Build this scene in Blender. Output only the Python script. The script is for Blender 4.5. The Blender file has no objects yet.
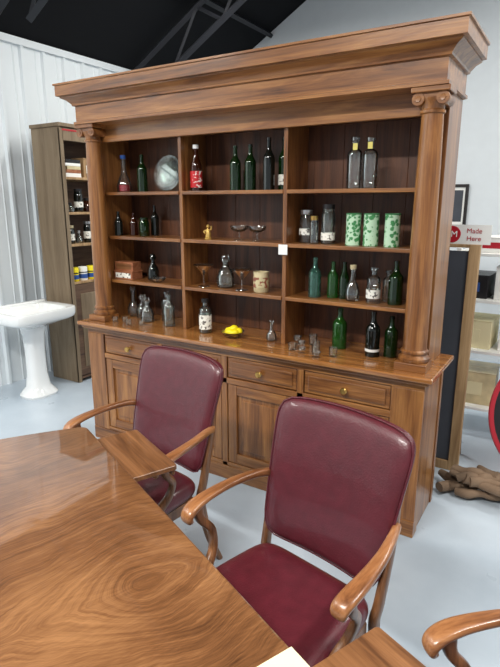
import bpy, math, random
from mathutils import Vector, Matrix
random.seed(7)
S=bpy.context.scene
COL=S.collection
# ---------------------------------------------------------------- materials
def s2l(c):
    return tuple((x/255/12.92 if x/255<=0.04045 else ((x/255+0.055)/1.055)**2.4) for x in c)+(1,)
def newmat(name):
    m=bpy.data.materials.new(name); m.use_nodes=True
    nt=m.node_tree; b=nt.nodes['Principled BSDF']
    return m,nt,b
def plain(name,c,rough=.5,metal=0,bump=0,bscale=40,var=0.0,coat=0,spec=.5):
    m,nt,b=newmat(name); c=s2l(c)
    b.inputs['Base Color'].default_value=c; b.inputs['Roughness'].default_value=rough
    b.inputs['Metallic'].default_value=metal; b.inputs['Coat Weight'].default_value=coat
    b.inputs['Specular IOR Level'].default_value=spec
    tc=nt.nodes.new('ShaderNodeTexCoord'); n=nt.nodes.new('ShaderNodeTexNoise')
    n.inputs['Scale'].default_value=bscale; n.inputs['Detail'].default_value=5
    nt.links.new(tc.outputs['Object'],n.inputs['Vector'])
    if bump:
        bp=nt.nodes.new('ShaderNodeBump'); bp.inputs['Strength'].default_value=bump; bp.inputs['Distance'].default_value=.004
        nt.links.new(n.outputs['Fac'],bp.inputs['Height']); nt.links.new(bp.outputs['Normal'],b.inputs['Normal'])
    if var:
        n2=nt.nodes.new('ShaderNodeTexNoise'); n2.inputs['Scale'].default_value=bscale*.15; n2.inputs['Detail'].default_value=6
        nt.links.new(tc.outputs['Object'],n2.inputs['Vector'])
        r=nt.nodes.new('ShaderNodeValToRGB')
        r.color_ramp.elements[0].position=.3; r.color_ramp.elements[1].position=.7
        r.color_ramp.elements[0].color=tuple(x*(1-var) for x in c[:3])+(1,)
        r.color_ramp.elements[1].color=tuple(min(1,x*(1+var)) for x in c[:3])+(1,)
        nt.links.new(n2.outputs['Fac'],r.inputs['Fac']); nt.links.new(r.outputs['Color'],b.inputs['Base Color'])
    return m
def printed(name,c1,c2,scale,thr=.5,rough=.35):
    """two-colour printed pattern (labels, litho tins)"""
    m,nt,b=newmat(name); L=nt.links.new
    tc=nt.nodes.new('ShaderNodeTexCoord'); v=nt.nodes.new('ShaderNodeTexVoronoi'); v.inputs['Scale'].default_value=scale
    n=nt.nodes.new('ShaderNodeTexNoise'); n.inputs['Scale'].default_value=scale*.8; n.inputs['Detail'].default_value=2
    r=nt.nodes.new('ShaderNodeValToRGB'); r.color_ramp.elements[0].position=thr-.03; r.color_ramp.elements[1].position=thr+.03
    r.color_ramp.elements[0].color=s2l(c1); r.color_ramp.elements[1].color=s2l(c2)
    L(tc.outputs['Object'],v.inputs['Vector']); L(tc.outputs['Object'],n.inputs['Vector'])
    mx=nt.nodes.new('ShaderNodeMath'); mx.operation='MULTIPLY_ADD'; mx.inputs[1].default_value=.5; L(v.outputs['Distance'],mx.inputs[0])
    m2=nt.nodes.new('ShaderNodeMath'); m2.operation='MULTIPLY'; m2.inputs[1].default_value=.6; L(n.outputs['Fac'],m2.inputs[0]); L(m2.outputs[0],mx.inputs[2])
    L(mx.outputs[0],r.inputs['Fac']); L(r.outputs['Color'],b.inputs['Base Color']); b.inputs['Roughness'].default_value=rough
    return m
def wood(name,dark,mid,light,axis='x',rough=.35,scale=1.0,coat=.3,bump=.15):
    m,nt,b=newmat(name)
    tc=nt.nodes.new('ShaderNodeTexCoord'); mp=nt.nodes.new('ShaderNodeMapping')
    st=[9*scale]*3; st['xyz'.index(axis)]=.9*scale
    mp.inputs['Scale'].default_value=st
    n=nt.nodes.new('ShaderNodeTexNoise'); n.inputs['Scale'].default_value=1.6; n.inputs['Detail'].default_value=7; n.inputs['Roughness'].default_value=.62; n.inputs['Distortion'].default_value=.8
    mp2=nt.nodes.new('ShaderNodeMapping'); st2=[90*scale]*3; st2['xyz'.index(axis)]=3*scale; mp2.inputs['Scale'].default_value=st2
    n2=nt.nodes.new('ShaderNodeTexNoise'); n2.inputs['Scale'].default_value=1.5; n2.inputs['Detail'].default_value=3
    mx=nt.nodes.new('ShaderNodeMath'); mx.operation='MULTIPLY_ADD'; mx.inputs[1].default_value=.28
    r=nt.nodes.new('ShaderNodeValToRGB'); e=r.color_ramp.elements
    e[0].position=.42; e[0].color=s2l(dark); e[1].position=.82; e[1].color=s2l(light)
    k=e.new(.60); k.color=s2l(mid)
    L=nt.links.new
    L(tc.outputs['Object'],mp.inputs['Vector']); L(tc.outputs['Object'],mp2.inputs['Vector'])
    L(mp.outputs[0],n.inputs['Vector']); L(mp2.outputs[0],n2.inputs['Vector'])
    L(n2.outputs['Fac'],mx.inputs[0]); L(n.outputs['Fac'],mx.inputs[2]); L(mx.outputs[0],r.inputs['Fac']); L(r.outputs['Color'],b.inputs['Base Color'])
    b.inputs['Roughness'].default_value=rough; b.inputs['Coat Weight'].default_value=coat; b.inputs['Coat Roughness'].default_value=.12
    bp=nt.nodes.new('ShaderNodeBump'); bp.inputs['Strength'].default_value=bump; bp.inputs['Distance'].default_value=.002
    L(n2.outputs['Fac'],bp.inputs['Height']); L(bp.outputs['Normal'],b.inputs['Normal'])
    return m
def glass(name,c,body=.1,rough=.02):
    """thin-walled bottle glass: tinted transparency + glossy fresnel + a little body colour"""
    m=bpy.data.materials.new(name); m.use_nodes=True; nt=m.node_tree; nt.nodes.clear(); N=nt.nodes.new; L=nt.links.new
    out=N('ShaderNodeOutputMaterial'); tr=N('ShaderNodeBsdfTransparent'); gl=N('ShaderNodeBsdfGlossy'); tl=N('ShaderNodeBsdfDiffuse'); tl2=N('ShaderNodeBsdfTranslucent')
    col=s2l(c); tr.inputs[0].default_value=col; gl.inputs[0].default_value=(1,1,1,1); gl.inputs['Roughness'].default_value=rough
    tl.inputs[0].default_value=col; tl2.inputs[0].default_value=col
    a=N('ShaderNodeMixShader'); a.inputs[0].default_value=.5; L(tl.outputs[0],a.inputs[1]); L(tl2.outputs[0],a.inputs[2])
    b=N('ShaderNodeMixShader'); b.inputs[0].default_value=body; L(tr.outputs[0],b.inputs[1]); L(a.outputs[0],b.inputs[2])
    lw=N('ShaderNodeLayerWeight'); lw.inputs[0].default_value=.28
    mr=N('ShaderNodeMapRange'); mr.inputs[3].default_value=.03; mr.inputs[4].default_value=.95; L(lw.outputs['Fresnel'],mr.inputs[0])
    f=N('ShaderNodeMixShader'); L(mr.outputs[0],f.inputs[0]); L(b.outputs[0],f.inputs[1]); L(gl.outputs[0],f.inputs[2]); L(f.outputs[0],out.inputs[0])
    return m
W1=((76,42,20),(126,79,40),(166,114,63))
M_wx=wood('cab_wood_x',*W1,axis='x'); M_wz=wood('cab_wood_z',*W1,axis='z'); M_wy=wood('cab_wood_y',*W1,axis='y')
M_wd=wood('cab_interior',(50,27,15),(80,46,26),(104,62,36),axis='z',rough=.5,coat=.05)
M_counter=wood('counter_wood',(98,56,26),(142,90,45),(174,120,66),axis='x',rough=.22,coat=.7)
M_chairw=wood('chair_wood',(92,53,29),(140,90,54),(174,121,78),axis='y',rough=.3,scale=1.5)
M_chairwz=wood('chair_wood_v',(70,41,23),(108,70,41),(142,95,59),axis='z',rough=.35,scale=1.5)
M_leaf=wood('leaf_wood',(78,47,28),(118,78,48),(148,102,66),axis='x',rough=.3,scale=1.2)
M_brass=plain('brass',(205,165,95),.3,1)
M_leather=plain('maroon_leather',(84,26,36),.36,0,.25,170,.14,coat=.2)
M_metalwall=plain('white_metal_panel',(220,227,231),.45,0,0,3,.02)
M_wall=plain('white_wall',(212,218,222),.7,0,.05,60,.02)
M_black=plain('black_roof',(11,12,16),.85,spec=.2)
M_beam=plain('dark_steel',(24,26,33),.6)
M_porc=plain('porcelain',(234,236,236),.12,0,coat=.6)
M_oldwood=wood('old_grey_wood',(98,82,62),(122,104,82),(138,121,98),axis='z',rough=.7,coat=0,scale=.7)
M_olddark=wood('old_dark_wood',(52,36,26),(84,60,44),(104,78,58),axis='y',rough=.6,coat=0)
M_pale=wood('pale_wood',(120,92,60),(158,126,88),(184,152,112),axis='z',rough=.6,coat=0)
M_slate=plain('slate_board',(62,66,74),.7,0,.1,30,.15)
M_paper=plain('paper',(232,222,180),.8)
M_white=plain('white_card',(236,236,232),.6)
M_chrome=plain('zinc_cap',(190,190,192),.3,.9)
M_red=plain('red_paint',(176,28,44),.35)
M_dark=plain('dark_item',(28,26,28),.4)
M_cream=plain('cream_ceramic',(205,190,150),.4,0,0,60,.25)
M_gold=plain('gold_figure',(200,165,90),.4,.5)
M_yellow=plain('yellow',(240,220,20),.45)
M_tagy=plain('yellow_tag',(222,206,110),.6)
M_blue=plain('blue_label',(40,80,150),.5)
M_green=printed('green_litho_tin',(64,134,78),(186,216,186),52,.52)
M_greenrim=plain('green_rim',(60,120,72),.3)
M_redlab=printed('red_soda_label',(190,30,36),(240,225,220),60,.66)
M_lab=printed('paper_label',(240,238,228),(90,84,80),70,.66)
M_box=wood('box_wood',(110,60,36),(150,92,60),(176,118,84),axis='x',rough=.5,coat=0)
M_log=plain('driftwood',(122,100,80),.9,0,1,25,.55)
G_clear=glass('glass_clear',(250,253,253),.02); G_aqua=glass('glass_aqua',(165,220,206),.10); G_green=glass('glass_green',(88,176,78),.20)
G_dgreen=glass('glass_dark_green',(50,104,44),.22); G_amber=glass('glass_amber',(120,56,22),.3); G_black=plain('black_glass',(14,19,16),.06,coat=.5)
G_smoke=glass('glass_smoke',(244,248,246),.035); G_stem=glass('glass_stemware',(250,253,253),.035)
def floor_mat():
    m,nt,b=newmat('painted_concrete'); L=nt.links.new
    tc=nt.nodes.new('ShaderNodeTexCoord')
    n=nt.nodes.new('ShaderNodeTexNoise'); n.inputs['Scale'].default_value=1.3; n.inputs['Detail'].default_value=8; n.inputs['Roughness'].default_value=.6
    r=nt.nodes.new('ShaderNodeValToRGB'); r.color_ramp.elements[0].position=.3; r.color_ramp.elements[1].position=.7
    r.color_ramp.elements[0].color=s2l((164,177,189)); r.color_ramp.elements[1].color=s2l((190,201,211))
    L(tc.outputs['Object'],n.inputs['Vector']); L(n.outputs['Fac'],r.inputs['Fac']); L(r.outputs['Color'],b.inputs['Base Color'])
    n2=nt.nodes.new('ShaderNodeTexNoise'); n2.inputs['Scale'].default_value=5; n2.inputs['Detail'].default_value=6
    mr=nt.nodes.new('ShaderNodeMapRange'); mr.inputs[3].default_value=.2; mr.inputs[4].default_value=.42
    L(tc.outputs['Object'],n2.inputs['Vector']); L(n2.outputs['Fac'],mr.inputs[0]); L(mr.outputs[0],b.inputs['Roughness'])
    return m
M_floor=floor_mat()
def table_mat():
    m,nt,b=newmat('walnut_table_top'); L=nt.links.new; N=nt.nodes.new
    tc=N('ShaderNodeTexCoord'); sp=N('ShaderNodeSeparateXYZ'); L(tc.outputs['Object'],sp.inputs[0])
    def mth(op,a,bv=None):
        n=N('ShaderNodeMath'); n.operation=op
        for i,v in enumerate((a,bv)):
            if v is None: continue
            if isinstance(v,(int,float)): n.inputs[i].default_value=v
            else: L(v,n.inputs[i])
        return n.outputs[0]
    def noise(vec,scale,det,rough=.5):
        n=N('ShaderNodeTexNoise'); n.inputs['Scale'].default_value=scale; n.inputs['Detail'].default_value=det; n.inputs['Roughness'].default_value=rough; L(vec,n.inputs['Vector']); return n.outputs['Fac']
    x=mth('SUBTRACT',sp.outputs[0],1.02)
    ax=mth('ABSOLUTE',x); y=mth('ADD',sp.outputs[1],.22)
    cb=N('ShaderNodeCombineXYZ'); L(ax,cb.inputs[0]); L(y,cb.inputs[1])
    d=mth('SQRT',mth('ADD',mth('ADD',mth('POWER',mth('MULTIPLY',ax,2.2),2.0),mth('POWER',mth('MULTIPLY',y,.8),2.0)),.006))
    d2=mth('ADD',mth('ADD',d,mth('MULTIPLY',noise(cb.outputs[0],2.0,2),.6)),mth('MULTIPLY',noise(cb.outputs[0],14,3),.04))
    c1=N('ShaderNodeCombineXYZ'); L(mth('MULTIPLY',d2,44.0),c1.inputs[0]); L(mth('MULTIPLY',x,2.0),c1.inputs[1]); L(mth('MULTIPLY',y,2.0),c1.inputs[2])
    g1=noise(c1.outputs[0],1.0,4,.7)
    c2=N('ShaderNodeCombineXYZ'); L(mth('MULTIPLY',d2,190.0),c2.inputs[0]); L(mth('MULTIPLY',x,6.0),c2.inputs[1]); L(mth('MULTIPLY',y,6.0),c2.inputs[2])
    g2=noise(c2.outputs[0],1.0,3,.6)
    mp=N('ShaderNodeMapping'); mp.inputs['Scale'].default_value=(190,22,1); L(tc.outputs['Object'],mp.inputs[0])
    pores=noise(mp.outputs[0],1,3)
    big=noise(cb.outputs[0],3.2,4)
    f=mth('ADD',mth('ADD',mth('MULTIPLY',g1,.48),mth('MULTIPLY',g2,.34)),mth('ADD',mth('MULTIPLY',pores,.22),mth('MULTIPLY',big,.5)))
    f=mth('SUBTRACT',f,.25)
    halo=mth('MULTIPLY',mth('MAXIMUM',mth('SUBTRACT',.25,mth('ABSOLUTE',mth('SUBTRACT',d,.24))),0),.34)
    f=mth('ADD',f,halo)
    r=N('ShaderNodeValToRGB'); e=r.color_ramp.elements
    e[0].position=.30; e[0].color=s2l((60,36,21)); e[1].position=.80; e[1].color=s2l((164,117,76)); k=e.new(.53); k.color=s2l((116,76,46))
    L(f,r.inputs['Fac']); L(r.outputs['Color'],b.inputs['Base Color'])
    b.inputs['Roughness'].default_value=.28; b.inputs['Coat Weight'].default_value=1; b.inputs['Coat Roughness'].default_value=.03; b.inputs['Coat IOR'].default_value=1.8
    return m
M_table=table_mat()
# ---------------------------------------------------------------- geometry helpers
def mkobj(name,verts,faces,mat,parent=None,smooth=None,bevel=0,bseg=2):
    me=bpy.data.meshes.new(name); me.from_pydata([tuple(v) for v in verts],[],faces)
    me.materials.append(mat)
    me.update()
    import bmesh
    bm=bmesh.new(); bm.from_mesh(me); bmesh.ops.remove_doubles(bm,verts=bm.verts,dist=1e-6); bmesh.ops.recalc_face_normals(bm,faces=bm.faces); bm.to_mesh(me); bm.free()
    if smooth is not None:
        for p in me.polygons: p.use_smooth=True
        me.set_sharp_from_angle(angle=math.radians(smooth))
    ob=bpy.data.objects.new(name,me); COL.objects.link(ob)
    if bevel:
        md=ob.modifiers.new('bevel','BEVEL'); md.width=bevel; md.segments=bseg; md.limit_method='ANGLE'; md.angle_limit=math.radians(40)
    if parent: ob.parent=parent
    return ob
def empty(name,loc=(0,0,0),rot=0):
    e=bpy.data.objects.new(name,None); COL.objects.link(e); e.location=loc; e.rotation_euler=(0,0,rot); e.empty_display_size=.1
    return e
def box(name,x0,x1,y0,y1,z0,z1,mat,parent=None,bevel=.003):
    v=[(x,y,z) for x in(x0,x1) for y in(y0,y1) for z in(z0,z1)]
    f=[(0,1,3,2),(4,6,7,5),(0,4,5,1),(2,3,7,6),(0,2,6,4),(1,5,7,3)]
    return mkobj(name,v,f,mat,parent,bevel=bevel)
def lathe(name,prof,mat,parent=None,seg=28,smooth=40,loc=(0,0,0),axis='z'):
    verts=[];faces=[]
    for r,z in prof:
        for i in range(seg):
            a=2*math.pi*i/seg
            p=(r*math.cos(a),r*math.sin(a),z)
            if axis=='y': p=(p[0],p[2],p[1])
            if axis=='x': p=(p[2],p[0],p[1])
            verts.append((p[0]+loc[0],p[1]+loc[1],p[2]+loc[2]))
    for k in range(len(prof)-1):
        for i in range(seg):
            j=(i+1)%seg
            faces.append((k*seg+i,k*seg+j,(k+1)*seg+j,(k+1)*seg+i))
    for k in (0,len(prof)-1):
        if prof[k][0]>1e-4: faces.append(tuple(k*seg+i for i in range(seg)))
    me=bpy.data.meshes.new(name); me.from_pydata(verts,[],faces); me.materials.append(mat)
    import bmesh
    bm=bmesh.new(); bm.from_mesh(me); bmesh.ops.remove_doubles(bm,verts=bm.verts,dist=1e-6); bmesh.ops.dissolve_degenerate(bm,edges=bm.edges,dist=1e-7); bmesh.ops.recalc_face_normals(bm,faces=bm.faces); bm.to_mesh(me); bm.free()
    for p in me.polygons: p.use_smooth=True
    me.set_sharp_from_angle(angle=math.radians(smooth))
    ob=bpy.data.objects.new(name,me); COL.objects.link(ob)
    if parent: ob.parent=parent
    return ob
def catmull(P,n=8):
    P=[Vector(p) for p in P]; Q=[P[0]*2-P[1]]+P+[P[-1]*2-P[-2]]; out=[]
    for i in range(1,len(Q)-2):
        for k in range(n):
            t=k/n; a,b,c,d=Q[i-1],Q[i],Q[i+1],Q[i+2]
            out.append(.5*((2*b)+(c-a)*t+(2*a-5*b+4*c-d)*t*t+(3*b-a-3*c+d)*t**3))
    out.append(P[-1]); return out
def sweep(name,pts,sizes,mat,parent=None,side=(1,0,0),n=8,seg=16,ex=.6,smooth=50):
    path=catmull(pts,n); sz=catmull([(a,b,0) for a,b in sizes],n)
    side=Vector(side); verts=[];faces=[]
    for i,p in enumerate(path):
        t=(path[min(i+1,len(path)-1)]-path[max(i-1,0)]).normalized()
        a=(side-t*side.dot(t)).normalized(); b=t.cross(a)
        for k in range(seg):
            th=2*math.pi*k/seg; c,s=math.cos(th),math.sin(th)
            verts.append(p+a*(sz[i].x/2*math.copysign(abs(c)**ex,c))+b*(sz[i].y/2*math.copysign(abs(s)**ex,s)))
    for i in range(len(path)-1):
        for k in range(seg):
            j=(k+1)%seg; faces.append((i*seg+k,i*seg+j,(i+1)*seg+j,(i+1)*seg+k))
    faces.append(tuple(range(seg))); faces.append(tuple((len(path)-1)*seg+k for k in range(seg)))
    return mkobj(name,verts,faces,mat,parent,smooth=smooth)
def loft(name,rings,mat,parent=None,seg=40,n=4,loc=(0,0,0),smooth=45):
    verts=[];faces=[]
    for R in rings:
        hx,hy,z=R[:3]; ox=R[3] if len(R)>3 else 0
        for i in range(seg):
            a=2*math.pi*i/seg; c,s=math.cos(a),math.sin(a)
            verts.append((loc[0]+ox+hx*math.copysign(abs(c)**(2/n),c),loc[1]+hy*math.copysign(abs(s)**(2/n),s),loc[2]+z))
    for k in range(len(rings)-1):
        for i in range(seg):
            j=(i+1)%seg; faces.append((k*seg+i,k*seg+j,(k+1)*seg+j,(k+1)*seg+i))
    faces.append(tuple(range(seg))); faces.append(tuple((len(rings)-1)*seg+i for i in range(seg)))
    return mkobj(name,verts,faces,mat,parent,smooth=smooth)
def pillow(name,fn,mat,parent,n=28,corner=7,p=9):
    verts=[];faces=[]
    def prm(i): return math.sin(math.pi/2*(2*i/n-1))
    for sgn in (1,-1):
        for i in range(n+1):
            for j in range(n+1):
                s,t=prm(i),prm(j); m=max(abs(s),abs(t))
                f=1.0
                if m>1e-6:
                    f=1/((abs(s)/m)**corner+(abs(t)/m)**corner)**(1/corner)
                th=max(0,1-m**p)**.5
                verts.append(fn(s*f,t*f,sgn*th))
    o=(n+1)**2
    for q in (0,o):
        for i in range(n):
            for j in range(n):
                a=q+i*(n+1)+j; faces.append((a,a+1,a+n+2,a+n+1))
    return mkobj(name,verts,faces,mat,parent,smooth=80)
# ---------------------------------------------------------------- room
XL,XR,YB,YF=-4.4,5.0,6.0,-4.0
EZ=3.05; K=.567; RX=.3; RZ=EZ+K*(RX-XL)
box('floor',XL-.1,XR+.1,YF,YB+.1,-.1,0,M_floor,bevel=0)
prof=[];y=YF
while y<YB:
    for dy,dx in((0,0),(.055,0),(.065,.006),(.075,0),(.12,0),(.135,.022),(.16,.022),(.175,0)): prof.append((XL+dx,y+dy))
    y+=.23
prof.append((XL,YB))
v=[];f=[]
for (x,yy) in prof: v+= [(x,min(yy,YB),0),(x,min(yy,YB),EZ)]
for i in range(len(prof)-1): f.append((2*i,2*i+2,2*i+3,2*i+1))
mkobj('wall_left',v,f,M_metalwall)
box('trim_1',XL,XL+.03,YF,YB,EZ-.06,EZ,M_metalwall,bevel=0)
v=[(XL,YB,0),(XR,YB,0),(XR,YB,EZ),(RX,YB,RZ),(XL,YB,EZ)]
v+=[(a,b+.1,c) for a,b,c in v]
mkobj('wall_back',v,[(0,1,2,3,4),(9,8,7,6,5)]+[(i,(i+1)%5,(i+1)%5+5,i+5) for i in range(5)],M_wall)
box('wall_right',XR,XR+.1,YF,YB,0,EZ,M_wall,bevel=0)
v=[(XL-.1,YF,EZ-.057),(RX,YF,RZ),(XR+.1,YF,EZ-.057),(XL-.1,YB+.1,EZ-.057),(RX,YB+.1,RZ),(XR+.1,YB+.1,EZ-.057)]
v+=[(a,b,c+.12) for a,b,c in v]
mkobj('ceiling',v,[(0,1,4,3),(1,2,5,4),(6,9,10,7),(7,10,11,8),(0,3,9,6),(2,8,11,5),(0,6,7,1),(1,7,8,2),(3,4,10,9),(4,5,11,10)],M_black)
tr=empty('roof_truss')
def beam(nm,a,b,w=.07):
    d=(Vector(b)-Vector(a)); sd=(0,1,0) if abs(d.normalized().y)<.9 else (0,0,1)
    sweep(nm,[a,(Vector(a)+Vector(b))/2,b],[(w,w)]*3,M_beam,tr,side=sd,n=1,seg=4,ex=1)
def rz(x,off): return EZ+K*(x-XL)-off
k=0
for yy in (1.2,2.9,4.6):
    for off in (.09,.42):
        k+=1; beam('chord_%d'%k,(XL+.05+(off>.2)*.6,yy,rz(XL+.05+(off>.2)*.6,off)),(RX,yy,rz(RX,off)),.07)
    x=XL+.65
    while x<RX-.6:
        k+=1; beam('web_%d'%k,(x,yy,rz(x,.42)),(x+.3,yy,rz(x+.3,.09)),.035)
        k+=1; beam('web_%d'%k,(x+.3,yy,rz(x+.3,.09)),(x+.6,yy,rz(x+.6,.42)),.035); x+=.6
for i,x in enumerate((-3.4,-2.2,-1.0)):
    beam('purlin_%d'%i,(x,YF+.1,rz(x,.05)),(x,YB-.02,rz(x,.05)),.06)
# ---------------------------------------------------------------- back bar cabinet
CX=-1.68
cab=empty('back_bar_cabinet')
def cb(nm,x0,x1,y0,y1,z0,z1,mat=M_wx,bv=.003): return box(nm,x0,x1,y0,y1,z0,z1,mat,cab,bv)
XA,XB=-2.82,-.54
cb('base_side_left',XA,XA+.03,2.45,2.85,0,.83,M_wz); cb('base_side_right',XB-.03,XB,2.45,2.85,0,.83,M_wz)
cb('base_back',XA+.03,XB-.03,2.83,2.85,0,.83,M_wz); cb('base_bottom',XA+.03,XB-.03,2.47,2.83,.08,.10)
cb('side_stile_back',XB,XB+.006,2.81,2.85,0,.83,M_wz,.002); cb('side_stile_front',XB,XB+.008,2.45,2.50,0,.83,M_wz,.002)
cb('plinth',XA,XB+.008,2.425,2.455,0,.09)
cb('rail_top',XA,XB+.008,2.43,2.46,.785,.835); cb('rail_mid',XA,XB,2.43,2.46,.62,.655); cb('rail_low',XA,XB,2.43,2.46,.09,.115)
xs=[-2.67,-2.175,-1.68,-1.185,-.69]
cb('stile_l',XA,xs[0],2.428,2.46,.09,.785,M_wz); cb('stile_r',xs[-1],XB+.008,2.428,2.46,.09,.785,M_wz)
for i,x in enumerate(xs[1:-1]): cb('stile_%d'%i,x-.02,x+.02,2.43,2.46,.09,.785,M_wz)
for i in range(4):
    a=xs[i]+(.02 if i else .0)+.004; b=xs[i+1]-(.02 if i<3 else 0)-.004
    cb('drawer_front_%d'%i,a,b,2.436,2.47,.66,.78,M_wx,.004)
    cb('drawer_panel_%d'%i,a+.022,b-.022,2.428,2.44,.678,.762,M_wx,.006)
    lathe('drawer_knob_%d'%i,[(0,-.028),(.014,-.027),(.019,-.02),(.014,-.01),(.008,-.004),(.012,.006)],M_brass,cab,loc=((a+b)/2,2.424,.72),axis='y',seg=16)
    z0,z1=.118,.616; w=.06
    cb('door_stile_a%d'%i,a,a+w,2.434,2.458,z0,z1,M_wz,.003); cb('door_stile_b%d'%i,b-w,b,2.434,2.458,z0,z1,M_wz,.003)
    cb('door_rail_a%d'%i,a+w,b-w,2.434,2.458,z0,z0+w,M_wx,.003); cb('door_rail_b%d'%i,a+w,b-w,2.434,2.458,z1-w,z1,M_wx,.003)
    cb('door_panel_%d'%i,a+w,b-w,2.448,2.46,z0+w,z1-w,M_wz,0); cb('door_field_%d'%i,a+w+.03,b-w-.03,2.441,2.452,z0+w+.03,z1-w-.03,M_wz,.006)
    lathe('door_knob_%d'%i,[(0,-.022),(.010,-.02),(.012,-.014),(.005,-.004),(.007,.006)],M_brass,cab,loc=((b-.03) if i%2==0 else (a+.03),2.43,.42),axis='y',seg=14)
cb('counter_top',-2.87,-.49,2.38,2.862,.838,.865,M_counter,.008)
cb('counter_mould',-2.85,-.51,2.40,2.86,.818,.838,M_wx,.008)
HA,HB=CX-1.12,CX+1.12
cb('upper_side_l',HA,HA+.06,2.58,2.85,.865,2.13,M_wz); cb('upper_side_r',HB-.06,HB,2.58,2.85,.865,2.13,M_wz)
nb=12; bw=(HB-HA-.12)/nb
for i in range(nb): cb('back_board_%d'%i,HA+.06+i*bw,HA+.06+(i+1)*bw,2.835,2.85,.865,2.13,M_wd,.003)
div=[-2.09,-1.375]
for i,x in enumerate(div): cb('divider_%d'%i,x-.012,x+.012,2.585,2.835,.865,2.06,M_wz,.002)
cols=[HA+.06]+div+[HB-.06]
SH=[1.14,1.435,1.72]
for j,z in enumerate(SH):
    for i in range(3):
        cb('shelf_%d_%d'%(j,i),cols[i]+(.012 if i else 0),cols[i+1]-(.012 if i<2 else 0),2.578,2.835,z-.02,z,M_wx,.002)
cb('upper_rail',HA+.06,HB-.06,2.56,2.59,2.03,2.14,M_wx)
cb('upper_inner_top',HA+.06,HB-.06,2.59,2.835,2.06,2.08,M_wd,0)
EPROF=[(0,2.13),(.014,2.132),(.014,2.146),(.003,2.150),(.003,2.238),(.016,2.241),(.018,2.25),(.026,2.258),(.040,2.272),(.060,2.282),(.066,2.286),(.066,2.292),(.084,2.294),(.084,2.352),(.092,2.354),(.092,2.364),(0,2.364)]
def ent(x0,x1,y0,y1):
    v=[];f=[]
    for o,z in EPROF: v+=[(x0-o,y1,z),(x0-o,y0-o,z),(x1+o,y0-o,z),(x1+o,y1,z)]
    m=len(EPROF)
    for i in range(m-1):
        for k in range(3): f.append((4*i+k,4*i+k+1,4*i+k+5,4*i+k+4))
    f.append(tuple(4*i for i in range(m))); f.append(tuple(4*i+3 for i in range(m)))
    f.append((0,3,2,1)); f.append((4*(m-1),4*(m-1)+1,4*(m-1)+2,4*(m-1)+3)); f.append(tuple([0,4*(m-1),4*(m-1)+3,3]))
    mkobj('entablature',v,f,M_wx,cab,smooth=30)
ent(HA-.005,HB+.005,2.455,2.85)
for i,x in enumerate((CX-1.063,CX+1.063)):
    y=2.522
    cb('col_plinth_%d'%i,x-.075,x+.075,y-.075,y+.06,.865,.905,M_wx,.003)
    lathe('column_%d'%i,[(.070,.905),(.074,.912),(.074,.925),(.066,.932),(.060,.938),(.060,.945),(.066,.95),(.066,.958),(.058,.966),(.056,.98),(.0565,1.2),(.055,1.5),(.052,1.8),(.048,2.0),(.047,2.025),(.054,2.03),(.054,2.04),(.048,2.045),(.049,2.06),(.062,2.078),(.066,2.09)],M_wz,cab,loc=(x,y,0),seg=36,smooth=35)
    cb('abacus_%d'%i,x-.082,x+.082,y-.075,y+.06,2.108,2.132,M_wx,.004)
    for sgn in (-1,1):
        lathe('volute_%d_%d'%(i,sgn),[(0,-.066),(.012,-.068),(.014,-.064),(.026,-.064),(.028,-.058),(.025,-.02),(.025,.02),(.028,.05),(.026,.055),(0,.055)],M_wx,cab,loc=(x+sgn*.052,y,2.084),axis='y',seg=20,smooth=50)
    cb('cap_block_%d'%i,x-.05,x+.05,y-.06,y+.055,2.078,2.11,M_wx,.003)
tg=box('paper_tag',-1.405,-1.35,2.572,2.5745,1.375,1.43,M_white,None,0)
# ---------------------------------------------------------------- bottles & glassware
def shell(outer,t=.0028):
    inner=[(max(r-t,.0015),z) for r,z in outer if z>outer[0][1]+.002]
    zb=outer[0][1]+.005
    inner=[(r,max(z,zb)) for r,z in inner]
    return [(0,outer[0][1])]+outer+[(max(outer[-1][0]-t,.002),outer[-1][1])]+inner[::-1]+[(0,zb)]
SHAPES={
 'wine':[(.9,0),(1,.01),(1,.58),(.97,.62),(.88,.66),(.6,.72),(.42,.77),(.36,.82),(.34,.94),(.42,.945),(.42,.965),(.36,.97),(.36,1)],
 'beer':[(.9,0),(1,.01),(1,.50),(.95,.56),(.8,.63),(.58,.71),(.42,.80),(.36,.95),(.46,.955),(.46,1)],
 'pharm':[(.95,0),(1,.01),(1,.66),(.96,.70),(.8,.745),(.5,.78),(.36,.8),(.36,.92),(.55,.93),(.55,1)],
 'decanter':[(.8,0),(1,.04),(1.02,.2),(1,.35),(.8,.5),(.4,.62),(.3,.7),(.3,.76),(.5,.78),(.5,.8)],
 'jar':[(.95,0),(1,.02),(1,.75),(.85,.82),(.8,.86),(.85,.88),(.85,1)],
 'flask':[(.7,0),(.95,.06),(1,.15),(1,.3),(.75,.48),(.36,.6),(.3,.92),(.42,.93),(.42,1)],
 'ship':[(.95,0),(1,.02),(1,.2),(.85,.3),(.45,.5),(.3,.66),(.28,.95),(.36,.955),(.36,1)],
}
def band(e,r,z0,z1,mat):
    v=[];f=[];n=24
    for i in range(n):
        a=2*math.pi*i/n; v+=[(r*math.cos(a),r*math.sin(a),z0),(r*math.cos(a),r*math.sin(a),z1)]
    for i in range(n): j=(i+1)%n; f.append((2*i,2*j,2*j+1,2*i+1))
    mkobj('label',v,f,mat,e,smooth=60)
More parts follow.
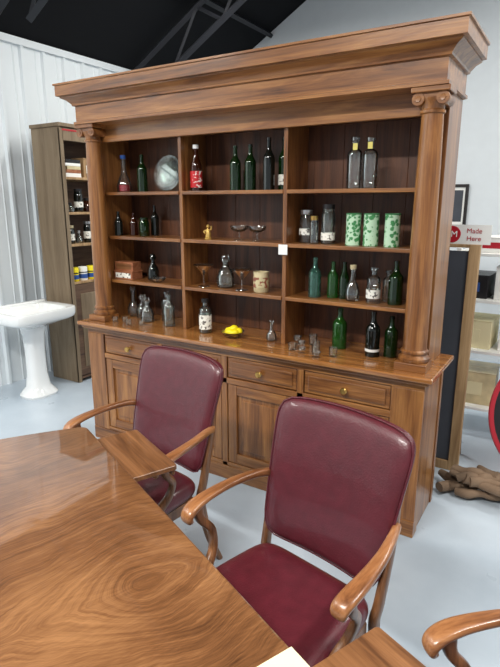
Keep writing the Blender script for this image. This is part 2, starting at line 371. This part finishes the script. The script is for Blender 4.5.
def bottle(shape,x,y,z,h,r,mat,name='glass_bottle',cap=None,label=None,stopper=None,lz=(.15,.45),liquid=None):
    pr=[(a*r,b*h) for a,b in SHAPES[shape]]
    e=empty(name,(x,y,z),random.uniform(0,6))
    if mat is G_black: lathe('body',[(0,0)]+pr+[(0,h)],mat,e,seg=24)
    else: lathe('body',shell(pr),mat,e,seg=24)
    if cap:
        rr=pr[-1][0]+.0015
        lathe('cap',[(0,pr[-1][1]+.004),(rr,pr[-1][1]+.003),(rr,pr[-1][1]-.018),(rr-.001,pr[-1][1]-.020)],cap,e,seg=16)
    if label: band(e,r*1.02+.0009,h*lz[0],h*lz[1],label)
    if liquid: lathe('liquid',[(0,.006),(r*.86,.006),(r*.9,.01),(r*.9,h*.2),(0,h*.2)],liquid,e,seg=20)
    if stopper:
        t=pr[-1][1]
        lathe('stopper',[(0,t-.01),(pr[-1][0]*.55,t-.01),(pr[-1][0]*.6,t+.002),(pr[-1][0]*1.3,t+.006),(r*.5,t+h*.1),(r*.42,t+h*.17),(0,t+h*.2)],stopper,e,seg=18)
    return e
def stem(kind,x,y,z,h,r,name='cocktail_glass'):
    if kind=='martini': o=[(r*.62,0),(r*.6,.003),(.004,.008),(.0035,h*.5),(r*.98,h),(r,h),(r*.97,h-.001),(.003,h*.53),(0,h*.53)]
    elif kind=='coupe': o=[(r*.6,0),(r*.58,.003),(.004,.008),(.0035,h*.55),(r*.6,h*.62),(r*.92,h*.78),(r,h),(r*.97,h),(r*.88,h*.8),(r*.55,h*.65),(0,h*.6)]
    elif kind=='tumbler': o=[(r*.85,0),(r*.88,.002),(r,h),(r*.94,h),(r*.8,.01),(0,.01)]
    elif kind=='bowl': o=[(r*.4,0),(r*.5,.004),(r*.85,h*.5),(r,h),(r*.96,h),(r*.8,h*.55),(0,h*.25)]
    elif kind=='cordial': o=[(r*.8,0),(r*.78,.003),(.004,.008),(.004,h*.4),(r*.8,h*.5),(r,h),(r*.93,h),(r*.7,h*.54),(0,h*.46)]
    e=empty(name,(x,y,z)); lathe('body',[(0,0)]+o,G_stem,e,seg=28); return e
c=SH[2]
bottle('ship',-2.655,2.69,c,.235,.05,G_clear,'whiskey_bottle',cap=M_blue,liquid=M_red)
bottle('wine',-2.50,2.70,c,.235,.034,G_dgreen)
e=empty('glass_plate',(-2.33,2.755,c+.118)); e.rotation_euler=(math.radians(-12),0,0)
lathe('plate',[(0,.012),(.065,.010),(.078,.004),(.114,-.006),(.116,-.003),(.08,.009),(.066,.014),(0,.016)],G_stem,e,seg=48,axis='y')
for q in range(5): lathe('cut_ring_%d'%q,[(.03+q*.018,-.002+.008-q*.002),(.033+q*.018,.001+.004-q*.002),(.036+q*.018,.006-q*.002),(.03+q*.018,-.002+.008-q*.002)],G_smoke,e,seg=40,axis='y')
bottle('beer',-2.025,2.66,c,.265,.036,G_amber,'soda_bottle',cap=M_white,label=M_redlab,lz=(.08,.44))
bottle('wine',-1.81,2.765,c,.225,.032,G_green); bottle('wine',-1.755,2.68,c,.25,.033,G_dgreen); bottle('wine',-1.665,2.70,c,.255,.034,G_dgreen)
bottle('wine',-1.525,2.67,c,.28,.033,G_black,'wine_bottle'); bottle('wine',-1.465,2.74,c,.285,.034,G_dgreen,'wine_bottle',label=M_lab,lz=(.1,.3))
bottle('pharm',-1.035,2.70,c,.255,.039,G_clear); bottle('pharm',-.945,2.68,c,.245,.039,G_clear)
for x,y in ((-1.02,2.66),(-.935,2.64)): box('paper_tag',x-.012,x+.012,y-.001,y,c+.19,c+.222,M_tagy,None,0)
c=SH[1]
bottle('beer',-2.69,2.65,c,.16,.028,G_black,'small_bottle'); bottle('beer',-2.60,2.7,c,.15,.028,G_amber,'small_bottle'); bottle('jar',-2.485,2.68,c,.12,.034,G_dgreen,'dark_jar'); bottle('wine',-2.47,2.77,c,.2,.028,G_black)
e=empty('gold_figurine',(-1.945,2.66,c)); lathe('base',[(0,0),(.022,0),(.022,.008),(.016,.012),(0,.012)],M_gold,e,seg=20)
sweep('torso',[(0,0,.01),(.002,0,.03),(-.002,0,.05),(0,0,.066)],[(.034,.026),(.030,.024),(.026,.018),(.008,.008)],M_gold,e,seg=10)
lathe('head',[(0,-.013),(.008,-.009),(.012,0),(.008,.009),(0,.013)],M_gold,e,loc=(0,0,.076),seg=14)
sweep('arm_l',[(-.01,0,.055),(-.026,-.006,.045),(-.012,-.014,.034)],[(.008,.008)]*3,M_gold,e,seg=8); sweep('arm_r',[(.01,0,.055),(.026,-.004,.06),(.03,-.006,.08)],[(.008,.008)]*3,M_gold,e,seg=8)
stem('coupe',-1.73,2.68,c,.085,.055); stem('coupe',-1.60,2.67,c,.085,.055)
bottle('jar',-1.30,2.70,c,.175,.038,G_clear,'glass_jar',cap=M_chrome,label=M_lab,lz=(.25,.45)); bottle('jar',-1.235,2.66,c,.145,.024,G_clear,'glass_jar',cap=M_brass)
bottle('jar',-1.165,2.69,c,.205,.037,G_smoke,'lidded_jar',cap=M_dark,label=M_lab,lz=(.1,.3))
for x in (-1.01,-.915,-.805):
    e=empty('printed_tin',(x,2.66,c),random.uniform(0,6))
    lathe('body',[(0,0),(.037,0),(.039,.002),(.0385,.004),(.0385,.158),(.039,.160)],M_green,e,seg=32)
    lathe('rim',[(.0385,.158),(.040,.159),(.040,.164),(.037,.165),(.036,.160),(0,.159)],M_greenrim,e,seg=32)
c=SH[0]
e=empty('wooden_cigar_box',(-2.645,2.67,c),.0)
for nm,a in (('bottom',(-.085,.085,-.05,.05,0,.008)),('front',(-.085,.085,-.05,-.043,.008,.05)),('back',(-.085,.085,.043,.05,.008,.05)),('side_a',(-.085,-.078,-.043,.043,.008,.05)),('side_b',(.078,.085,-.043,.043,.008,.05)),('lid',(-.088,.088,-.053,.053,.05,.058)),('top_stack',(-.085,.085,-.04,.04,.058,.118))): box(nm,*a,M_box,e,.002)
box('print',-.07,.07,-.0515,-.0502,.010,.044,M_lab,e,0); box('print_b',-.07,.07,-.0415,-.0402,.07,.106,M_leaf,e,0)
bottle('decanter',-2.44,2.70,c,.18,.04,G_black,'dark_decanter',stopper=G_black)
stem('bowl',-2.35,2.64,c,.028,.055,'glass_dish')
stem('martini',-1.985,2.66,c,.135,.066,'martini_glass'); stem('martini',-1.70,2.66,c,.125,.066,'martini_glass')
bottle('decanter',-1.845,2.70,c,.205,.054,G_smoke,'glass_decanter',stopper=G_stem)
e=empty('ceramic_mug',(-1.565,2.66,c)); lathe('body',[(0,0),(.040,0),(.044,.006),(.047,.05),(.045,.1),(.046,.12),(.042,.12),(.040,.01),(0,.008)],M_cream,e,seg=28)
sweep('handle',[(.042,0,.095),(.066,0,.096),(.074,0,.065),(.066,0,.035),(.042,0,.03)],[(.012,.008)]*5,M_cream,e,side=(0,1,0),seg=10)
band(e,.0478,.03,.09,printed('mug_print',(200,186,146),(140,80,60),46,.60)); e.rotation_euler=(0,0,2.2)
bottle('wine',-1.225,2.67,c,.22,.035,G_aqua); bottle('wine',-1.13,2.70,c,.2,.030,G_green); bottle('beer',-1.068,2.71,c,.2,.028,G_dgreen)
bottle('flask',-1.0,2.66,c,.19,.038,G_clear,cap=M_cream); bottle('pharm',-.885,2.66,c,.185,.036,G_clear,label=M_lab,lz=(.15,.4)); bottle('pharm',-.835,2.75,c,.165,.03,G_smoke); bottle('wine',-.775,2.68,c,.225,.037,G_dgreen)
c=.865
bottle('flask',-2.66,2.72,c,.18,.042,G_stem,'glass_decanter',stopper=G_stem); bottle('decanter',-2.55,2.70,c,.17,.048,G_smoke,'glass_decanter',stopper=G_stem)
bottle('decanter',-2.44,2.62,c,.17,.045,G_stem,'glass_decanter',stopper=G_stem); bottle('pharm',-2.35,2.72,c,.2,.036,G_clear); bottle('wine',-2.23,2.60,c,.21,.038,G_smoke)
for x,y in((-2.62,2.50),(-2.56,2.53),(-2.48,2.48),(-2.40,2.52)): stem('tumbler',x,y,c,.035,.02,'shot_glass')
bottle('pharm',-1.92,2.58,c,.21,.038,G_smoke,'liquor_bottle',label=M_lab,cap=M_dark,lz=(.12,.55))
e=empty('lemon_bowl',(-1.70,2.56,c)); lathe('bowl',[(0,0),(.03,0),(.034,.006),(.056,.022),(.070,.04),(.067,.04),(.048,.02),(0,.01)],G_stem,e,seg=28)
for i,(a,b,zz) in enumerate(((-.032,.008,.037),(.024,-.022,.036),(.026,.022,.037),(-.004,-.03,.038),(0,.006,.054))):
    o=lathe('lemon_%d'%i,[(0,-.035),(.004,-.032),(.016,-.020),(.023,0),(.016,.020),(.004,.032),(0,.035)],M_yellow,e,seg=16,axis='x'); o.location=(a,b,zz); o.rotation_euler=(0,0,i*1.1)
bottle('flask',-1.47,2.62,c,.105,.03,G_stem,'small_decanter',stopper=G_stem)
for i,(x,y,h,r) in enumerate(((-1.27,2.50,.04,.024),(-1.20,2.47,.035,.022),(-1.13,2.50,.045,.022),(-1.10,2.44,.03,.026),(-1.03,2.50,.05,.022),(-1.30,2.62,.05,.024),(-1.22,2.66,.06,.024),(-1.24,2.55,.045,.022),(-1.16,2.57,.05,.02))): stem('cordial' if i%2 else 'tumbler',x,y,c,h,r,'shot_glass')
bottle('wine',-1.07,2.68,c,.225,.04,G_green); bottle('wine',-.86,2.62,c,.24,.037,G_black,'wine_bottle',label=M_white,lz=(.12,.18)); bottle('wine',-.775,2.66,c,.215,.035,G_dgreen)
# ---------------------------------------------------------------- table
TA=math.radians(-24)
tab=empty('conference_table',(-1.66,1.378,0),TA)
TL,TW=1.84,1.15
def rrect(x0,x1,y0,y1,r,n=8,bow=0):
    o=[]
    for q,(cx,cy,a0) in enumerate(((x1-r,y1-r,0),(x0+r,y1-r,90),(x0+r,y0+r,180),(x1-r,y0+r,270))):
        for i in range(n+1):
            a=math.radians(a0+90*i/n); o.append((cx+r*math.cos(a),cy+r*math.sin(a)))
        if bow and q in (1,3):
            ya,yb=(y1-r,y0+r) if q==1 else (y0+r,y1-r); xe=x0 if q==1 else x1; sg=-1 if q==1 else 1
            for i in range(1,24):
                t=i/24; o.append((xe+sg*bow*4*t*(1-t),ya+(yb-ya)*t))
    return o
def slab(nm,out,z0,z1,mat,par,bev=.006):
    n=len(out); v=[(x,y,z0) for x,y in out]+[(x,y,z1) for x,y in out]
    f=[tuple(range(n))[::-1],tuple(range(n,2*n))]+[(i,(i+1)%n,(i+1)%n+n,i+n) for i in range(n)]
    return mkobj(nm,v,f,mat,par,bevel=bev,bseg=3)
slab('top',rrect(0,TL,-TW,0,.04,bow=.075),.722,.75,M_table,tab,.007)
slab('under_mould',rrect(.012,TL-.012,-TW+.012,-.012,.03,bow=.075),.705,.722,M_leaf,tab,.004)
for nm,a in (('apron_a',(.08,TL-.08,-.10,-.075)),('apron_b',(.08,TL-.08,-TW+.075,-TW+.10)),('apron_c',(.08,.105,-TW+.1,-.1)),('apron_d',(TL-.105,TL-.08,-TW+.1,-.1))): box(nm,*a,.60,.705,M_leaf,tab,.003)
for i,(x,y) in enumerate(((.12,-.13),(TL-.12,-.13),(.12,-TW+.13),(TL-.12,-TW+.13))):
    lathe('leg_%d'%i,[(0,0),(.022,0),(.026,.02),(.02,.05),(.03,.3),(.036,.5),(.028,.53),(.038,.56),(.04,.60),(.04,.705),(0,.705)],M_leaf,tab,loc=(x,y,0),seg=20)
for i,(a,b,d) in enumerate(((.06,.45,.20),(1.40,1.77,.235))):
    slab('pullout_leaf_%d'%i,rrect(a,b,-.25,d,.012),.684,.7045,M_leaf,tab,.004)
    box('leaf_lip_%d'%i,a+.01,b-.01,d-.02,d-.006,.662,.684,M_leaf,tab,.003)
pp=box('paper_sheet',-.105,.105,-.07,.07,.7502,.7512,M_paper,None,0)
pp.location=(-.338,.714,0); pp.rotation_euler=(0,0,TA)
# ---------------------------------------------------------------- chairs
def armchair(loc,rot):
    e=empty('armchair',(loc[0],loc[1],0),math.radians(rot))
    def fb(s,t,k):
        v=(t+1)/2; z=.485+v*.482+.018*(1-s*s)*max(0,t)
        hw=.232+.040*v
        y=.225+.13*v**1.15+.026*(1-s*s)
        return (s*hw,y+(-k)*.036*(1.0 if k>0 else .75),z)
    pillow('back_pad',fb,M_leather,e,corner=9,p=10)
    P=[]
    for i in range(64):
        a=2*math.pi*i/64; c_,s_=math.cos(a),math.sin(a); m=max(abs(c_),abs(s_)); c2,s2=c_/m,s_/m
        f=1/(abs(c2)**9+abs(s2)**9)**(1/9); P.append(Vector(fb(c2*f,s2*f,0)))
    v=[];F=[]
    n=len(P)
    for i,p in enumerate(P):
        t=(P[(i+1)%n]-P[i-1]).normalized(); b1=Vector((0,1,0)); a1=t.cross(b1).normalized()
        for q in range(8):
            th=2*math.pi*q/8; v.append(p+a1*.004*math.cos(th)+b1*.004*math.sin(th)+Vector((0,-.012,0)))
    for i in range(n):
        for q in range(8): F.append((i*8+q,i*8+(q+1)%8,((i+1)%n)*8+(q+1)%8,((i+1)%n)*8+q))
    mkobj('piping',v,F,M_leather,e,smooth=60)
    def fs(s,t,k):
        hw=.250-.02*t; y=-.03+t*.26
        z=.425+(.048 if k>0 else .045)*k+(.012*(1-s*s)*(1-t*t) if k>0 else 0)
        return (s*hw,y,z)
    pillow('seat_pad',fs,M_leather,e,corner=8,p=12)
    box('seat_frame',-.22,.22,-.255,.2,.33,.385,M_chairwz,e,.008)
    for i,sg in enumerate((-1,1)):
        sweep('arm_%d'%i,[(sg*.250,.285,.690),(sg*.272,.22,.70),(sg*.295,.12,.698),(sg*.304,.02,.69),(sg*.303,-.045,.680),(sg*.298,-.082,.664),(sg*.296,-.088,.644),(sg*.296,-.075,.634)],
              [(.026,.032),(.030,.028),(.038,.025),(.048,.024),(.054,.026),(.052,.028),(.046,.024),(.030,.014)],M_chairw,e,ex=.7)
        sweep('arm_support_%d'%i,[(sg*.298,-.045,.67),(sg*.297,-.03,.62),(sg*.289,.01,.565),(sg*.273,.0,.50),(sg*.258,-.05,.44),(sg*.246,-.075,.37)],
              [(.032,.046),(.028,.032),(.026,.030),(.028,.034),(.030,.042),(.03,.05)],M_chairwz,e,ex=.75)
        sweep('rear_leg_%d'%i,[(sg*.225,.325,.80),(sg*.240,.285,.66),(sg*.236,.235,.45),(sg*.228,.225,.36),(sg*.228,.27,.16),(sg*.23,.34,0)],
              [(.022,.028),(.026,.034),(.030,.04),(.032,.042),(.028,.034),(.024,.028)],M_chairwz,e,ex=.75)
        sweep('front_leg_%d'%i,[(sg*.215,-.215,.385),(sg*.218,-.22,.30),(sg*.216,-.222,.12),(sg*.214,-.225,0)],
              [(.046,.046),(.044,.044),(.032,.032),(.026,.026)],M_chairwz,e,ex=.75)
    return e
armchair((-.668,1.215),-12)
armchair((-1.55,1.485),-8)
armchair((.09,.925),-47)
# ---------------------------------------------------------------- sink
sk=empty('pedestal_sink',(-3.92,2.78,0))
loft('pedestal',[(.13,.15,0),(.135,.155,.02),(.12,.14,.04),(.085,.10,.09),(.07,.085,.2),(.068,.082,.4),(.075,.09,.55),(.10,.12,.66)],M_porc,sk,n=2.6)
loft('basin',[(.09,.11,.62),(.16,.20,.655),(.215,.27,.675),(.238,.303,.69),(.245,.31,.70),(.250,.316,.72),(.252,.318,.765),(.248,.314,.775),(.238,.303,.778),(.19,.25,.77,.015),(.175,.235,.74,.015),(.13,.19,.70,.02),(.03,.03,.685,.02)],M_porc,sk,n=6)
loft('back_ledge',[(.03,.305,.77),(.03,.305,.790),(.024,.298,.795)],M_porc,sk,n=6,loc=(-.212,0,0))
# ---------------------------------------------------------------- bookcase at left wall
bk=empty('tall_bookcase')
X0,X1,Y0,Y1,H=-4.22,-3.85,3.17,4.05,2.28
box('side_near',X0,X1,Y0,Y0+.025,0,H,M_oldwood,bk); box('side_far',X0,X1,Y1-.025,Y1,0,H,M_oldwood,bk)
box('back',X0,X0+.02,Y0+.025,Y1-.025,0,H,M_olddark,bk); box('top',X0-.0,X1+.015,Y0-.015,Y1+.015,H,H+.03,M_oldwood,bk)
for i,z in enumerate((.03,.93,1.27,1.55,1.85)): box('shelf_%d'%i,X0+.02,X1,Y0+.025,Y1-.025,z,z+.022,M_pale if i else M_olddark,bk)
box('door_a',X1-.022,X1,Y0+.028,(Y0+Y1)/2-.002,.06,.925,M_olddark,bk); box('door_b',X1-.022,X1,(Y0+Y1)/2+.002,Y1-.028,.06,.925,M_olddark,bk)
box('door_panel',X1-.002,X1+.008,Y0+.09,(Y0+Y1)/2-.06,.14,.84,M_oldwood,bk,.006)
box('face_top_rail',X1-.02,X1+.004,Y0+.025,Y1-.025,2.17,2.27,M_oldwood,bk); box('red_strip',X1+.004,X1+.007,Y0+.03,Y1-.03,2.25,2.262,M_red,bk,0)
box('face_stile',X1-.02,X1+.004,Y0,Y0+.035,.0,2.27,M_oldwood,bk)
z=1.872
b=empty('book_stack')
for q,(hh,m) in enumerate(((.035,M_white),(.03,M_box),(.03,M_cream),(.025,M_white),(.03,M_dark))):
    box('book_%d'%q,-4.08+.01*(q%2),-3.88,3.23+.01*(q%3),3.40,z,z+hh-.001,m,b,.002); z+=hh
t=empty('cardboard_carton',(-3.97,3.52,1.872),.1); box('body',-.07,.07,-.08,.08,0,.16,M_pale,t,.003); box('lid',-.073,.073,-.083,.083,.16,.172,M_pale,t,.002); box('label',.0702,.072,-.05,.05,.04,.11,M_lab,t,0)
bottle('jar',-3.93,3.67,1.872,.18,.05,G_smoke,'storage_jar',cap=M_red)
z=.952
for q in range(5):
    t=empty('paint_tin',(-3.91,3.26+q*.1,z)); lathe('can',[(0,0),(.04,0),(.042,.004),(.042,.12),(.039,.125),(0,.123)],M_yellow if q%2==0 else M_white,t,seg=20); band(t,.0425,.02,.06,M_blue)
    band(t,.0425,.07,.08,M_dark)
for q,(hh,rr,g) in enumerate(((.16,.045,G_black),(.11,.03,G_smoke),(.19,.036,G_black),(.13,.04,G_clear))):
    bottle('jar' if q%2==0 else 'flask',-3.93,3.26+q*.105,1.292,hh,rr,g,'storage_jar',cap=(M_cream if q==0 else M_chrome),label=M_lab if q!=1 else None,lz=(.2,.55))
for q,(hh,rr,g) in enumerate(((.1,.05,G_smoke),(.2,.04,G_black),(.12,.045,G_amber),(.17,.04,G_smoke))):
    bottle('decanter' if q==0 else 'jar',-3.92,3.27+q*.11,1.572,hh,rr,g,'storage_jar',cap=M_dark,label=M_lab if q%2 else None,lz=(.2,.45))
# ---------------------------------------------------------------- right side clutter
bb=empty('framed_chalkboard')
box('slate',-1.28,-.535,3.27,3.285,.06,1.38,M_slate,bb,.0)
box('frame_r',-.535,-.475,3.255,3.30,0,1.42,M_pale,bb,.004); box('frame_l',-1.35,-1.28,3.255,3.30,0,1.42,M_pale,bb,.004)
box('frame_t',-1.28,-.535,3.255,3.30,1.40,1.42,M_pale,bb,.004); box('frame_b',-1.28,-.535,3.255,3.30,0,.06,M_pale,bb,.004)
for i,x in enumerate((-1.3,-.52)): sweep('strut_%d'%i,[(x,3.295,1.2),(x,3.42,.6),(x,3.54,0)],[(.03,.02)]*3,M_pale,bb,n=2,seg=8)
sg=empty('tin_sign'); box('plate',-.70,-.425,3.262,3.268,1.42,1.53,M_white,sg,0)
lathe('disc',[(0,0),(.046,0),(.048,.002),(0,.003)],M_red,sg,loc=(-.635,3.2585,1.475),axis='y',seg=32)
def text(nm,body,size,loc,mat,par):
    cu=bpy.data.curves.new(nm,'FONT'); cu.body=body; cu.size=size; cu.align_x='CENTER'; cu.align_y='CENTER'; cu.extrude=.0005
    o=bpy.data.objects.new(nm,cu); COL.objects.link(o); o.location=loc; o.rotation_euler=(math.pi/2,0,0); cu.materials.append(mat); o.parent=par
text('letters_a','LM',.05,(-.635,3.257,1.475),M_white,sg); text('letters_b','Made',.038,(-.515,3.2605,1.495),M_red,sg); text('letters_c','Here',.038,(-.515,3.2605,1.452),M_red,sg)
pf=empty('picture_frame',(-1.17,5.98,1.62))
for nm,a in (('fr_l',(-.13,-.10,-.012,.018,-.22,.22)),('fr_r',(.10,.13,-.012,.018,-.22,.22)),('fr_t',(-.10,.10,-.012,.018,.19,.22)),('fr_b',(-.10,.10,-.012,.018,-.22,-.19))): box(nm,*a,M_dark,pf,.002)
box('mat_board',-.10,.10,.0,.016,-.19,.19,M_white,pf,0); box('photo',-.08,.08,-.003,.001,-.16,.16,M_slate,pf,0)
ms=empty('storage_rack'); DX=-.28
for i,(x,y) in enumerate(((-.42,3.9),(.75,3.9),(-.42,4.3),(.75,4.3))): box('post_%d'%i,x+DX-.015,x+DX+.015,y-.015,y+.015,0,1.35,M_white,ms,.002)
for i,z in enumerate((.2,.62,.98,1.3)): box('rack_shelf_%d'%i,-.44+DX,.77+DX,3.88,4.32,z,z+.02,M_white,ms,.002)
def carton(nm,x,y,z,w,d,h,mat,r=0):
    e=empty(nm,(x,y,z),r); box('body',-w/2,w/2,-d/2,d/2,0,h,mat,e,.004); box('flap',-w/2-.003,w/2+.003,-d/2-.003,-.003,h,h+.004,mat,e,0); box('flap_b',-w/2-.003,w/2+.003,.003,d/2+.003,h,h+.004,mat,e,0)
    box('label',-w*.3,w*.2,-d/2-.002,-d/2,h*.3,h*.7,random.choice([M_red,M_paper,M_blue]),e,0)
for z,lst in ((.22,((-.25,.28,.24,M_cream),(.1,.3,.3,M_white),(.5,.3,.2,M_cream))),(.64,((-.28,.24,.2,M_paper),(.02,.26,.14,M_white),(.35,.3,.22,M_slate))),(1.0,((-.3,.18,.16,M_dark),(-.08,.2,.22,M_white),(.2,.24,.12,M_red),(.52,.28,.2,M_cream))),(1.32,((-.2,.3,.1,M_white),(.2,.3,.2,M_white)))):
    for x,w,h,m in lst: carton('carton_box',x+DX,4.1,z,w,.3,h,m,random.uniform(-.08,.08))
rd=empty('round_red_sign',(.09,3.36,.45)); rd.rotation_euler=(math.radians(-8),0,math.radians(15))
lathe('disc',[(0,0),(.40,0),(.42,-.012),(.435,-.012),(.44,0),(.435,.012),(0,.012)],M_red,rd,seg=64,axis='y')
lathe('ring',[(.405,-.004),(.407,-.006),(.415,-.006),(.417,-.004),(.405,-.004)],M_dark,rd,seg=64,axis='y')
lathe('centre',[(0,-.004),(.17,-.004),(.172,0),(0,0)],M_white,rd,seg=48,axis='y')
lg=empty('driftwood_pile')
for k in range(18):
    a=random.uniform(-.9,.9); L_=random.uniform(.22,.36); r=random.uniform(.022,.045)
    lay=0 if k<10 else 1
    x=random.uniform(-.46,-.06); y=random.uniform(2.98,3.12); z=r+.004+lay*.07
    d=Vector((math.cos(a),math.sin(a)*.5,0)); P=[]
    for q in range(5):
        P.append(Vector((x,y,z))+d*(L_*(q/4-.5))+Vector((0,random.uniform(-.025,.025),random.uniform(0,.03))))
    sweep('branch_%d'%(k+1),P,[(r*2*random.uniform(.5,1),r*2*random.uniform(.5,1)) for q in P],M_log,lg,side=(0,0,1),n=4,seg=12,ex=.9)
# ---------------------------------------------------------------- lights
def area(nm,loc,sx,sy,e,rot=(0,0,0),col=(1,.98,.93)):
    l=bpy.data.lights.new(nm,'AREA'); l.shape='RECTANGLE'; l.size=sx; l.size_y=sy; l.energy=e; l.color=col
    o=bpy.data.objects.new(nm,l); COL.objects.link(o); o.location=loc; o.rotation_euler=rot
area('ceiling_light_a',(-1.4,-1.0,4.0),2.0,.3,245); area('ceiling_light_b',(-2.6,3.9,3.6),2.2,.3,75); area('ceiling_light_c',(1.6,1.6,4.1),.3,2.0,150)
area('ceiling_light_d',(-3.6,.2,3.3),.3,1.6,60)
area('ceiling_light_e',(1.2,4.8,4.0),2,.4,75)
w=bpy.data.worlds.new('World'); S.world=w; w.use_nodes=True
w.node_tree.nodes['Background'].inputs[0].default_value=(.88,.93,1,1); w.node_tree.nodes['Background'].inputs[1].default_value=.48
# ---------------------------------------------------------------- camera
cd=bpy.data.cameras.new('camera'); cd.sensor_fit='VERTICAL'; cd.sensor_height=24; cd.lens=24*527/667
co=bpy.data.objects.new('camera',cd); COL.objects.link(co); co.location=(0,0,1.65)
co.rotation_euler=(math.radians(90-13.9),0,math.radians(31.7)); S.camera=co
S.view_settings.view_transform='Standard'; S.view_settings.exposure=0
